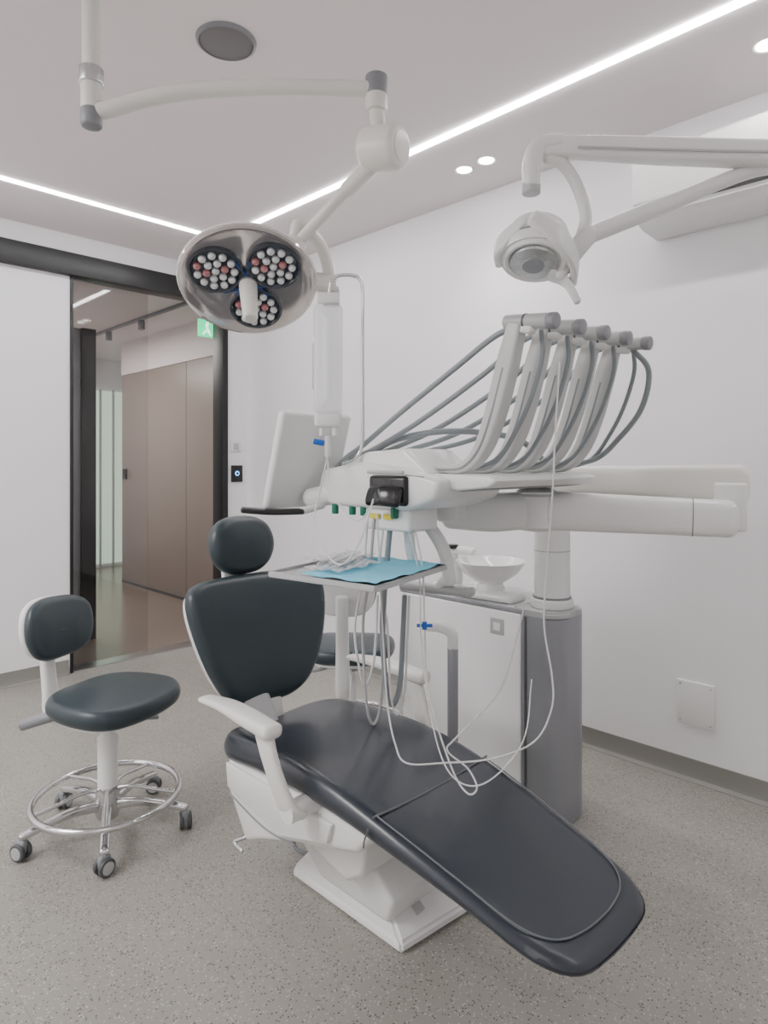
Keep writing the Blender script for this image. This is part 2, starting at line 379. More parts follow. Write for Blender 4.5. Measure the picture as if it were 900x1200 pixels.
# seat body shell
prism('seat_shell',[(-1.80,.39),(-1.80,.27),(-1.70,.135),(-1.63,.17),(-1.45,.235),(-1.2,.31),(-1.13,.385)],CT-.215,CT+.215,'whitem',ch,.018)
prism('side_cover',[(-1.79,.36),(-1.78,.285),(-1.50,.24),(-1.3,.30),(-1.28,.36)],CT-.228,CT-.21,'white',ch,.006)
sweep('panel_groove',[(-1.785,CT-.216,.26),(-1.6,CT-.216,.225),(-1.45,CT-.216,.232)],.003,.002,(0,1,0),'grey',ch)
prism('lift_arm',[(-1.62,.26),(-1.66,.17),(-1.50,.055),(-1.22,.055),(-1.20,.12),(-1.36,.26)],CT-.08,CT+.14,'white',ch,.015)
prism('lift_arm_cover',[(-1.58,.30),(-1.56,.20),(-1.32,.15),(-1.26,.19),(-1.24,.30)],CT-.14,CT+.16,'whitem',ch,.015)
# base
bm=bmesh.new()
lo=[(-1.64,1.25),(-1.17,1.25),(-1.14,1.53),(-1.64,1.53)]; hi=[(-1.60,1.29),(-1.26,1.285),(-1.25,1.49),(-1.60,1.49)]
r0=[bm.verts.new((x,y,0)) for x,y in lo]; r1=[bm.verts.new((x,y,.03)) for x,y in lo]; r2=[bm.verts.new((x,y,.085)) for x,y in hi]
for a,b_ in ((r0,r1),(r1,r2)):
    for k in range(4): bm.faces.new((a[k],a[(k+1)%4],b_[(k+1)%4],b_[k]))
bm.faces.new(r0); bm.faces.new(r2); bmesh.ops.recalc_face_normals(bm,faces=bm.faces)
bmesh.ops.bevel(bm,geom=bm.edges[:],offset=.008,segments=3,affect='EDGES'); fin('floor_base',bm,'whitem',ch)
box('base_badge',(-1.213,1.36,.060),(.042,.036,.003),'lgrey',ch,bev=.001,rot=Euler((0,rad(33),0)))
tube('power_cable',[(-1.66,1.33,.16),(-1.72,1.32,.09),(-1.70,1.31,.04),(-1.62,1.32,.04)],.007,'grey',ch)
tube('foot_switch_rod',[(-1.72,CT-.2,.14),(-1.75,CT-.22,.12),(-1.70,CT-.225,.115)],.006,'steel',ch)
# armrests
for sg,yy in ((-1,1.015),(1,1.61)):
    n='near' if sg<0 else 'far'
    sweep('armrest_'+n,[(-1.76,yy,.590),(-1.64,yy,.600),(-1.52,yy+sg*.004,.598),(-1.41,yy+sg*.006,.592)],[.024,.032,.036,.030],[.009,.013,.017,.020],(0,1,0),'cream',ch,power=3)
    sweep('armrest_support_'+n,[(-1.46,yy,.585),(-1.42,yy,.50),(-1.38,yy-sg*.02,.40),(-1.37,yy-sg*.05,.37)],[.013,.013,.013,.015],[.038,.03,.03,.035],(0,1,0),'cream',ch,power=3)
    cyl('armrest_pivot_'+n,(-1.37,yy-sg*.01,.385),(-1.37,CT+sg*.2,.385),.028,'white',ch)

# ---------------- dental treatment unit
du=emp('dental_treatment_unit',(-1.5,2.16,0))
bx('cabinet',-1.92,-1.30,2.055,2.29,.05,.76,'panel',du,bev=.015)
bx('cabinet_plinth',-1.90,-1.25,2.075,2.27,0,.05,'silver',du,bev=.005)
bx('front_panel',-1.905,-1.315,2.042,2.057,.07,.745,'panel',du,bev=.006)
bx('panel_rim',-1.925,-1.30,2.048,2.06,.745,.763,'silver',du,bev=.004)
bx('badge',-1.445,-1.385,2.038,2.043,.655,.715,'lgrey',du,bev=.002); bx('badge_mark',-1.43,-1.40,2.036,2.039,.67,.70,'white',du,bev=.001)
ocol=rpoly([(-1.36,2.05,.03),(-1.16,2.05,.10),(-1.16,2.28,.10),(-1.36,2.28,.03)])
def extr(name,ol,z0,z1,m,par,bev=.006):
    bm=bmesh.new(); a=[bm.verts.new((p.x,p.y,z0)) for p in ol]; b_=[bm.verts.new((p.x,p.y,z1)) for p in ol]; n=len(ol)
    bm.faces.new(a); ft=bm.faces.new(b_)
    for k in range(n): bm.faces.new((a[k],a[(k+1)%n],b_[(k+1)%n],b_[k]))
    bmesh.ops.bevel(bm,geom=list(ft.edges),offset=bev,segments=3,affect='EDGES')
    return fin(name,bm,m,par)
extr('silver_column',ocol,0,.745,'silver',du); extr('column_cap',ocol,.745,.765,'lgrey',du,.008)
bx('column_groove',-1.30,-1.292,2.046,2.052,.03,.74,'dgrey',du,bev=0)
PS=(-1.255,2.165)
def V3(z): return Vector((PS[0],PS[1],z))
cyl('post_collar',V3(.765),V3(.80),.078,'white',du,bev=.006); cyl('post_ring',V3(.80),V3(.808),.070,'grey',du)
cyl('post',V3(.8),V3(1.17),.066,'white',du); cyl('post_split',V3(.975),V3(.979),.0665,'lgrey',du)
cyl('post_head',V3(1.12),V3(1.19),.072,'white',du,bev=.008)
sweep('rear_arm',[(-1.27,2.20,1.240),(-1.0,2.22,1.240),(-.64,2.22,1.232)],[.062,.055,.052],[.05,.052,.064],(0,1,0),'cream',du,power=5)
cyl('elbow_joint',(-.65,2.19,1.09),(-.65,2.19,1.24),.048,'white',du,bev=.01)
EB=Vector((-.635,2.12,1.133)); WB=Vector((-1.16,1.90,1.145))
sweep('front_arm',[EB,EB.lerp(WB,.5),WB],[.045,.05,.055],[.056,.060,.066],(0,1,0),'white',du,power=3.4)
ES=EB.lerp(WB,.17); sweep('front_arm_seam',[ES,ES+(WB-EB).normalized()*.003],.0478,.0590,(0,1,0),'grey',du,power=3.4,cap=False)
lathe('wrist_joint',[(0,-.072),(.05,-.068),(.068,-.056),(.070,.06),(.05,.074),(0,.077)],WB,(0,0,1),'white',du)
lathe('wrist_ring',[(.0705,-.004),(.0715,0),(.0705,.004)],WB+Vector((0,0,.05)),(0,0,1),'lgrey',du)
sweep('wrist_link',[WB,(-1.28,1.80,1.137),(-1.38,1.72,1.140)],[.06,.066,.060],[.056,.060,.052],(0,0,1),'white',du,power=4)
cyl('wrist_riser',(-1.36,1.70,1.12),(-1.36,1.66,1.26),.055,'white',du,bev=.01)
# delivery head body
prism('delivery_body',[(-1.62,1.28),(-1.64,1.22),(-1.58,1.165),(-1.24,1.165),(-1.14,1.20),(-1.12,1.255),(-1.25,1.285),(-1.45,1.305)],1.35,1.66,'white',du,.018)
prism('delivery_cover',[(-1.56,1.29),(-1.45,1.335),(-1.28,1.345),(-1.18,1.27),(-1.2,1.255),(-1.56,1.26)],1.38,1.60,'whitem',du,.014)
sweep('cover_seam',[(-1.60,1.352,1.262),(-1.42,1.352,1.278),(-1.18,1.352,1.262)],.002,.0015,(0,1,0),'grey',du)
prism('whip_platform',[(-1.27,1.272),(-1.29,1.245),(-1.1,1.225),(-1.0,1.235),(-.97,1.255),(-1.0,1.268)],1.40,1.96,'white',du,.008)
prism('platform_shadow_gap',[(-1.26,1.247),(-1.1,1.229),(-1.02,1.236),(-1.02,1.231),(-1.1,1.222),(-1.26,1.240)],1.42,1.94,'grey',du,.002)
bx('control_recess',-1.385,-1.235,1.335,1.36,1.178,1.265,'black',du,bev=.012)
sweep('control_visor',[(-1.36,1.322,1.205),(-1.30,1.308,1.208),(-1.25,1.322,1.205)],.030,.014,(0,.35,1),'black',du,power=2.6)
tube('control_led',[(-1.38,1.331,1.275),(-1.24,1.331,1.275)],.005,'lgrey',du,smooth=False)
# whips with hoses
for i in range(5):
    s0=-.935+i*.010; t0=1.445+i*.117
    P=lambda a,z,dt=0:(s0+a,t0+dt,z)
    sweep(f'whip_arm_{i+1}',[P(-.33,1.288),P(-.235,1.284),P(-.165,1.292),P(-.112,1.340),P(-.072,1.43),P(-.036,1.55),P(-.004,1.66)],[.019,.020,.022,.024,.024,.022,.020],[.010,.012,.018,.024,.027,.028,.022],(0,1,0),'whip',du,power=5)
    sweep(f'whip_groove_{i+1}',[P(-.31,1.286,-.0200),P(-.235,1.282,-.0205),P(-.165,1.290,-.0225),P(-.110,1.340,-.0240),P(-.070,1.43,-.0240),P(-.034,1.55,-.0220)],.001,.0035,(0,1,0),'grey',du,power=2)
    cyl(f'instrument_head_{i+1}',P(-.040,1.672),P(.09,1.657),.020,'lgrey',du,bev=.005); cyl(f'instrument_tip_{i+1}',P(.09,1.657),P(.112,1.6545),.021,'grey',du,bev=.004)
    cyl(f'instrument_collar_{i+1}',P(.02,1.6655),P(.026,1.6648),.0208,'dgrey',du)
    sweep(f'head_bracket_{i+1}',[P(-.02,1.655),P(.04,1.644)],.015,.014,(0,1,0),'white',du)
    e=1.42+i*.035
    tube(f'supply_hose_{i+1}',[P(-.02,1.665,.03),P(-.10,1.645,.03),P(-.22,1.575-i*.010,.02),(s0-.42,t0*.7+e*.3,1.45-i*.014),(-1.50,t0*.35+e*.65,1.36-i*.006),(-1.58,e,1.315),(-1.64,e,1.27)],.0085,'hose',du)
    tube(f'loop_hose_{i+1}',[P(.040,1.645,.045),P(.040,1.58,.05),P(.008,1.48,.052),P(-.04,1.39,.052),P(-.10,1.315,.052),P(-.18,1.288,.050),P(-.28,1.29,.045)],.0065,'hose',du)
tube('outer_loop_hose',[(-.85,1.93,1.65),(-.805,1.95,1.58),(-.83,1.96,1.47),(-.90,1.96,1.38),(-.99,1.96,1.31),(-1.15,1.94,1.29)],.0085,'hose',du)
tube('trunk_hose',[(-1.62,1.5,1.25),(-1.50,1.52,1.36),(-1.30,1.58,1.40),(-1.15,1.75,1.38),(-1.12,1.9,1.30)],.010,'hose',du)
# monitor panel
MC=Vector((-1.675,1.34,1.31)); mrot=Euler((0,rad(17),0))
box('monitor_back',MC,(.035,.285,.32),'white',du,bev=.012,rot=mrot)
box('monitor_screen',MC+mrot.to_matrix()@Vector((-.0185,0,0)),(.003,.25,.27),'black',du,bev=.001,rot=mrot)
tube('monitor_joint',[(-1.66,1.34,1.185),(-1.60,1.38,1.20),(-1.54,1.40,1.205)],.034,'whitem',du,seg=20)
q1=L(-.44,2.02,1.155);q2=L(-.26,2.06,1.148); sweep('black_handle',[q1,q1.lerp(q2,.5)+Vector((0,0,-.004)),q2],.022,.009,LD(-.2,1,.1),'blackm',du,power=3)
tube('handle_neck',[q2,L(-.20,2.1,1.165)],.012,'white',du,smooth=False)
for j,(s,t) in enumerate(((-1.56,1.36),(-1.49,1.37),(-1.44,1.37),(-1.30,1.36))): cyl('green_fitting',(s,t,1.172),(s,t,1.140),.011,'green',du,bev=.003,seg=16)
for s in (-1.385,-1.33): bx('yellow_label',s-.018,s+.018,1.362,1.366,1.135,1.15,'yellow',du,bev=0)
bx('fitting_block',-1.45,-1.25,1.37,1.50,1.10,1.17,'white',du,bev=.012)
# tray carrier and tray
TZ=.995
tn=L(-.02,1.58,TZ);tl_=L(-.32,1.80,TZ);tr_=L(.185,1.92,TZ);tf=tl_+tr_-tn
e1=(tl_-tn);e2=(tr_-tn)
def trm(a,b_,z=0): return tn+e1*a+e2*b_+Vector((0,0,z))
def quadslab(name,a0,a1,b0,b1,z0,z1,m,par,bev):
    bm=bmesh.new(); lo=[bm.verts.new(trm(a,b_,z0)) for a,b_ in ((a0,b0),(a1,b0),(a1,b1),(a0,b1))]; hi=[bm.verts.new(trm(a,b_,z1)) for a,b_ in ((a0,b0),(a1,b0),(a1,b1),(a0,b1))]
    for k in range(4): bm.faces.new((lo[k],lo[(k+1)%4],hi[(k+1)%4],hi[k]))
    bm.faces.new(lo); bm.faces.new(hi); bmesh.ops.recalc_face_normals(bm,faces=bm.faces)
    if bev: bmesh.ops.bevel(bm,geom=bm.edges[:],offset=bev,segments=2,affect='EDGES')
    return fin(name,bm,m,par)
quadslab('tray',0,1,0,1,-.008,0,'steel',du,.003)
for k,(a0,a1,b0,b1) in enumerate(((0,1,-.01,.02),(0,1,.98,1.01),(-.01,.02,0,1),(.98,1.01,0,1))): quadslab(f'tray_lip_{k+1}',a0,a1,b0,b1,-.01,.006,'lgrey',du,.003)
bm=bmesh.new(); G=14; gv=[[bm.verts.new(trm(.0+.70*i/G,.0+.99*j/G,.011+.002*math.sin(i*1.1+j*.6)+.002*math.sin(j*1.7))) for j in range(G+1)] for i in range(G+1)]
for i in range(G):
    for j in range(G): bm.faces.new((gv[i][j],gv[i+1][j],gv[i+1][j+1],gv[i][j+1]))
fin('blue_drape',bm,'bluep',du)
for k in range(2):
    bm=bmesh.new(); gv=[[bm.verts.new(trm(.40+k*.20+.34*i/10,.10+k*.2+.55*j/10,.016+.009*random.random()+.006*k)) for j in range(11)] for i in range(11)]
    for i in range(10):
        for j in range(10): bm.faces.new((gv[i][j],gv[i+1][j],gv[i+1][j+1],gv[i][j+1]))
    fin('instrument_pouch',bm,'film',du,ang=10)
for k in range(3): cyl('wrapped_instrument',trm(.48+k*.1,.2,.026),trm(.65+k*.1,.75,.026),.004,'steel',du,seg=8)
tube('tray_arm',[trm(.5,.55,-.008),trm(.42,.6,-.03),(-1.34,1.47,.985),(-1.33,1.46,1.05),(-1.33,1.45,1.12)],.016,'white',du)
sweep('assistant_arm',[(-1.44,1.55,1.16),(-1.36,1.57,1.11),(-1.31,1.60,1.02),(-1.305,1.62,.92)],.022,.016,(0,1,0),'white',du,power=3)
sweep('assistant_holder',[(-1.50,1.62,.885),(-1.36,1.63,.89),(-1.24,1.64,.895)],.026,.015,(0,1,0),'lgrey',du,power=3)
sweep('assistant_link',[(-1.305,1.62,.94),(-1.36,1.63,.89)],.022,.016,(0,1,0),'white',du,power=3)
HS=[(-.03,-.045,.0045,'lgrey',.50),(.02,.015,.0085,'hose',.56),(-.05,-.07,.004,'white',.62),(.0,.03,.0035,'tube',.53)]
for k,(x0,x1,r_,m_,zb) in enumerate(HS):
    tube(f'suction_hose_{k+1}',[L(x0,1.95,1.13),L(x0-.015,1.97,.95),L(x1-.02,2.0,.80),L(x1-.01,2.02,zb+.06),L(x1+.01,2.04,zb-.02),L(x1+.035,2.05,zb+.04),L(x1+.045,2.06,.76),L(x1+.05,2.05,.88)],r_,m_,du)
sweep('hanger_bend',[L(.145,2.22,.745),L(.19,2.18,.75),L(.225,2.15,.735),L(.228,2.15,.69)],.018,.018,LD(0,1,0),'white',du,power=2.5)
tube('hanger_tube',[L(.228,2.15,.70),L(.228,2.15,.30),L(.25,2.25,.22),L(.30,2.42,.22)],.018,'silver',du,smooth=False,seg=20)
# cuspidor
BX,BY=-1.515,2.14
sweep('cuspidor_deck',[(-1.80,2.16,.775),(-1.6,2.16,.782),(-1.40,2.17,.782)],[.07,.105,.095],[.018,.022,.022],(0,1,0),'ceram',du,power=3)
lathe('cuspidor_bowl',[(0,.0),(.04,.0),(.065,.015),(.108,.045),(.136,.085),(.141,.092),(.134,.094),(.124,.085),(.094,.048),(.05,.028),(.0,.022)],(BX,BY,.820),(0,0,1),'ceram',du)
lathe('bowl_foot',[(.045,-.03),(.06,-.02),(.05,.0),(.045,.01)],(BX,BY,.820),(0,0,1),'ceram',du)
lathe('cup_filler',[(0,0),(.035,0),(.038,.02),(.034,.06),(.03,.075),(0,.08)],(-1.70,2.14,.80),(0,0,1),'white',du)
tube('filler_spout',[(-1.70,2.14,.86),(-1.70,2.14,.905),(-1.695,2.14,.93),(-1.66,2.14,.94),(-1.60,2.14,.94)],.017,'white',du)
cyl('filler_cap',(-1.70,2.13,.945),(-1.70,2.13,.962),.024,'black',du,bev=.003)

# ---------------- IV stand with bag and lines
iv=emp('infusion_stand',L(-.066,2.0,1.3))
tube('hook_rod',[L(-.125,2.0,1.30),L(-.09,2.0,1.315),L(-.068,2.0,1.36),L(-.066,2.0,1.5),L(-.066,2.0,1.7),L(-.066,2.0,1.83),L(-.075,2.0,1.868),L(-.10,2.0,1.88),L(-.14,2.0,1.878),L(-.165,2.0,1.86)],.0055,'chrome',iv)
BG=L(-.172,2.0,1.62)
obag=rpoly([(-.043,-.17,.02),(.043,-.17,.02),(.046,.17,.02),(-.046,.17,.02)],step=.02)
ax=LD(1,0,0); ay=LD(0,-1,0)
cushion('fluid_bag',obag,(0,-.12),(0,.12),.05,.03,.006,lambda x,y,h:BG+ax*x+Vector((0,0,y))+ay*h,'bag',iv)
box('bag_hanger',BG+Vector((0,0,.19)),(.07,.012,.035),'white',iv,bev=.005,rot=RL)
tube('hanger_loop',[BG+Vector((0,0,.2)),L(-.168,2,1.84),L(-.165,2,1.86)],.003,'chrome',iv)
box('bag_port_block',BG+Vector((0,0,-.185)),(.085,.03,.05),'white',iv,bev=.012,rot=RL)
for k in (-1,1): cyl('bag_port',BG+ax*.02*k+Vector((0,0,-.21)),BG+ax*.02*k+Vector((0,0,-.235)),.008,'white',iv,seg=16)
cyl('drip_chamber',BG+Vector((.0,0,-.235)),BG+Vector((0,0,-.30)),.011,'tube',iv,bev=.003,seg=16)
cyl('blue_clamp',BG+ax*-.045+Vector((0,0,-.252)),BG+ax*-.012+Vector((0,0,-.258)),.009,'blue',iv,seg=14,bev=.002)
ch_pts=[BG+ax*-.047+Vector((0,0,.05-k*.02)) for k in range(8)]
tube('bead_chain',ch_pts,.0018,'steel',iv,seg=6)
def PT(l): return [L(*a) for a in l]
tube('infusion_line_1',PT([(-.17,1.98,1.33),(-.19,1.93,1.22),(-.20,1.86,1.13),(-.16,1.80,1.05),(-.11,1.74,1.03),(-.06,1.74,1.10),(-.03,1.80,1.20)]),.0024,'tube',iv,seg=8)
tube('infusion_line_2',PT([(.45,1.66,1.56),(.44,1.66,1.40),(.435,1.68,1.20),(.43,1.72,1.0),(.43,1.74,.86),(.445,1.72,.74),(.44,1.70,.66),(.39,1.68,.58),(.28,1.68,.535),(.16,1.70,.515),(.06,1.72,.505),(.03,1.76,.54),(.01,1.82,.62),(.0,1.86,.75),(-.01,1.88,.95),(-.02,1.88,1.15)]),.0025,'tube',iv,seg=8)
tube('infusion_line_3',PT([(.08,1.88,1.15),(.11,1.86,1.0),(.115,1.84,.84),(.12,1.82,.70),(.14,1.78,.60),(.18,1.68,.50),(.21,1.62,.475),(.235,1.64,.480),(.22,1.70,.50),(.17,1.74,.53),(.20,1.76,.56),(.33,1.84,.66),(.40,1.95,.78),(.45,2.05,.88)]),.0025,'tube',iv,seg=8)
tube('infusion_line_4',PT([(-.172,1.98,1.32),(-.16,1.92,1.24),(-.12,1.86,1.17),(-.07,1.82,1.14),(-.03,1.82,1.19)]),.0022,'tube',iv,seg=8)
tube('infusion_line_5',PT([(.06,1.88,1.15),(.10,1.85,.98),(.105,1.82,.80),(.13,1.76,.60),(.17,1.66,.505),(.25,1.62,.50),(.36,1.68,.58),(.41,1.80,.70)]),.0020,'tube',iv,seg=8)
vq=L(.115,1.84,.84); cyl('stopcock',vq-ax*.022,vq+ax*.022,.005,'blue',iv,seg=12); cyl('stopcock_lever',vq-Vector((0,0,.011)),vq+Vector((0,0,.011)),.007,'blue',iv,seg=12)

# ---------------- surgical ceiling light
sl=emp('surgical_light',L(-.812,1.8,H))
cyl('ceiling_canopy',L(-.812,1.8,H),L(-.812,1.8,H-.05),.12,'cream',sl,bev=.012)
cyl('ceiling_pole',L(-.812,1.8,H-.03),L(-.812,1.8,2.33),.025,'cream',sl)
cyl('pole_collar',L(-.812,1.8,2.395),L(-.812,1.8,2.35),.033,'steel',sl,bev=.004)
cyl('pole_lower',L(-.812,1.8,2.36),L(-.812,1.8,2.27),.028,'cream',sl,bev=.003)
cyl('pole_end_cap',L(-.812,1.8,2.285),L(-.812,1.8,2.232),.029,'grey',sl,bev=.008)
tube('horizontal_arm',PT([(-.812,1.8,2.275),(-.76,1.805,2.285),(-.694,1.82,2.315),(-.60,1.83,2.342),(-.50,1.845,2.362),(-.295,1.87,2.384),(-.025,1.9,2.395)]),.023,'cream',sl,seg=20)
cyl('elbow_cap',L(-.022,1.9,2.435),L(-.022,1.9,2.375),.033,'grey',sl,bev=.006)
cyl('elbow_body',L(-.022,1.9,2.38),L(-.022,1.9,2.33),.032,'cream',sl,bev=.006)
cyl('elbow_drop',L(-.022,1.9,2.34),L(-.015,1.9,2.25),.022,'cream',sl)
DR=L(-.005,1.9,2.222); da=LD(.85,-.5,-.12)
cyl('spring_drum',DR-da*.06,DR+da*.065,.064,'cream',sl,bev=.02); cyl('drum_face',DR+da*.06,DR+da*.068,.045,'cream',sl,bev=.004)
tube('lower_arm',PT([(-.03,1.92,2.19),(-.12,1.96,2.12),(-.28,2.04,1.985)]),.019,'cream',sl,smooth=False,seg=20)
tube('lower_arm_sleeve',PT([(-.04,1.925,2.18),(-.11,1.955,2.125)]),.024,'cream',sl,smooth=False,seg=20)
LC=L(-.440,2.1,1.893); nl=LD(.10,-.56,-.82)
ul=(Vector((0,0,1))-nl*nl.z).normalized(); rl=ul.cross(nl).normalized()
if rl.dot(LD(1,0,0))<0: rl=-rl
def LP(a,b_,h): return LC+rl*a+ul*b_+nl*h
lathe('lamp_dome',[(0,-.075),(.08,-.07),(.15,-.05),(.20,-.02),(.218,.0),(.222,.008),(.216,.014)],LC,nl,'cream',sl,seg=64)
lathe('lamp_front',[(.220,.008),(.218,.018),(.210,.022),(.200,.015),(.17,.006),(.12,.002),(0,.004)],LC,nl,'lampface',sl,seg=64)
for a in (156,42,283):
    cx,cy=.108*math.cos(rad(a)),.108*math.sin(rad(a))
    lathe('cluster_well',[(.086,.002),(.086,.02),(.080,.022),(.074,.014),(0,.014)],LP(cx,cy,0),nl,'lampdark',sl,seg=32)
    bm=bmesh.new(); bm2=bmesh.new()
    pts=[(0,0)]+[(.030*math.cos(k*math.pi/3+.3),.030*math.sin(k*math.pi/3+.3)) for k in range(6)]+[(.058*math.cos(k*math.pi/5.5),.058*math.sin(k*math.pi/5.5)) for k in range(11)]
    for k,(x,y) in enumerate(pts):
        t=bm2 if k in (1,4,12) else bm
        bmesh.ops.create_uvsphere(t,u_segments=12,v_segments=8,radius=.0130,matrix=Matrix.Translation(LP(cx+x,cy+y,.017)))
    fin('cluster_lenses',bm,'lens',sl); fin('cluster_lenses_red',bm2,'lensr',sl)
for a in (100,222,340):
    for da_ in (-14,14):
        sweep('star_clip',[LP(.03*math.cos(rad(a)),.03*math.sin(rad(a)),.014),LP(.085*math.cos(rad(a+da_)),.085*math.sin(rad(a+da_)),.014)],.006,.005,nl,'lampblue',sl,smooth=False)
cyl('handle_hub',LP(0,0,.0),LP(0,0,.03),.030,'lampface',sl,bev=.006); cyl('sterile_handle',LP(0,0,.02),LP(.01,-.01,.17),.030,'cream',sl,r1=.023,bev=.008)
tube('yoke',[L(-.28,2.04,1.985),LP(.16,.17,-.07),LP(.235,.10,-.05),LP(.262,.0,-.02),LP(.245,-.05,0)],.02,'cream',sl,seg=16)
cyl('yoke_joint',L(-.29,2.04,1.965),L(-.27,2.04,2.005),.032,'cream',sl,bev=.006)
cyl('yoke_pivot',LP(.21,0,-.01),LP(.285,0,-.01),.030,'cream',sl,bev=.006)
box('yoke_block',LP(.275,-.06,-.01),(.055,.06,.065),'lgrey',sl,bev=.012,rot=RL)

# ---------------- dental operating light
dl=emp('dental_operating_light',L(1.3,1.7,H))
cyl('ceiling_post',L(1.3,1.7,H),L(1.3,1.7,2.08),.032,'white',dl); cyl('post_flange',L(1.3,1.7,H),L(1.3,1.7,H-.03),.09,'white',dl,bev=.01)
sweep('upper_arm',PT([(1.3,1.7,2.100),(.8,1.7,2.116),(.47,1.7,2.128),(.42,1.7,2.125)]),[.03,.03,.026,.022],[.034,.034,.033,.026],LD(0,1,0),'white',dl,power=3.5)
sweep('upper_arm_groove',PT([(1.2,1.669,2.098),(.8,1.669,2.106),(.50,1.672,2.116)]),.001,.003,LD(0,1,0),'lgrey',dl)
sweep('arm_nose',PT([(.46,1.7,2.14),(.41,1.7,2.13),(.388,1.7,2.09),(.386,1.7,2.03)]),.026,[.02,.024,.024,.022],LD(0,1,0),'white',dl,power=2.6)
cyl('nose_ring',L(.386,1.7,2.035),L(.386,1.7,2.005),.024,'lgrey',dl,bev=.004)
tube('lower_arm',PT([(1.05,1.72,2.090),(.94,1.72,2.064),(.72,1.72,1.976),(.54,1.72,1.903)]),[.018,.020,.024,.023],'white',dl,seg=18)
tube('curved_link',PT([(.43,1.7,2.10),(.47,1.71,2.09),(.51,1.72,2.04),(.535,1.72,1.96),(.525,1.72,1.905)]),.016,'white',dl,seg=16)
tube('head_fork',PT([(.545,1.72,1.91),(.52,1.72,1.88),(.495,1.73,1.84),(.47,1.73,1.80)]),[.026,.026,.02,.014],'white',dl,seg=16)
HL=L(.402,1.72,1.855); hn=LD(-.16,-.36,-.92)
hu=(Vector((0,0,1))-hn*hn.z).normalized(); hr=hu.cross(hn).normalized()
if hr.dot(LD(1,0,0))<0: hr=-hr
def HP(a,b_,h): return HL+hr*a+hu*b_+hn*h
lathe('reflector_housing',[(0,-.095),(.04,-.092),(.078,-.072),(.093,-.030),(.096,.01),(.090,.022),(.082,.022)],HL,hn,'white',dl,seg=48)
lathe('housing_band',[(.0945,-.012),(.0975,-.008),(.0945,-.004)],HL,hn,'grey',dl)
lathe('lens_ring',[(.086,.02),(.078,.030),(.070,.028),(.066,.020),(.0,.016)],HL,hn,'white',dl); lathe('lens_glass',[(.064,.021),(.060,.028),(.03,.034),(0,.036)],HP(-.005,-.005,0),hn,'steel',dl)
lathe('inner_reflector',[(.03,.030),(.028,.037),(0,.039)],HP(-.005,-.005,0),hn,'silver',dl)
sweep('side_fin',[HP(.01,.10,-.03),HP(.07,.05,.0),HP(.095,-.03,.01),HP(.085,-.10,.02)],[.024,.036,.036,.02],.012,hn,'white',dl,power=3)
sweep('side_fin_left',[HP(-.02,.09,-.03),HP(-.085,.05,.0),HP(-.10,-.01,.0)],[.02,.03,.02],.012,hn,'white',dl,power=3)
for k in range(4): sweep('vent',[HP(-.03+k*.02,-.060,-.086),HP(-.03+k*.02,-.078,-.066)],.004,.003,hr,'grey',dl,smooth=False)
sweep('grip_handle',[HP(.03,-.06,.02),HP(.07,-.08,.04),HP(.10,-.10,.09)],[.03,.022,.012],.010,hu,'white',dl,power=3)

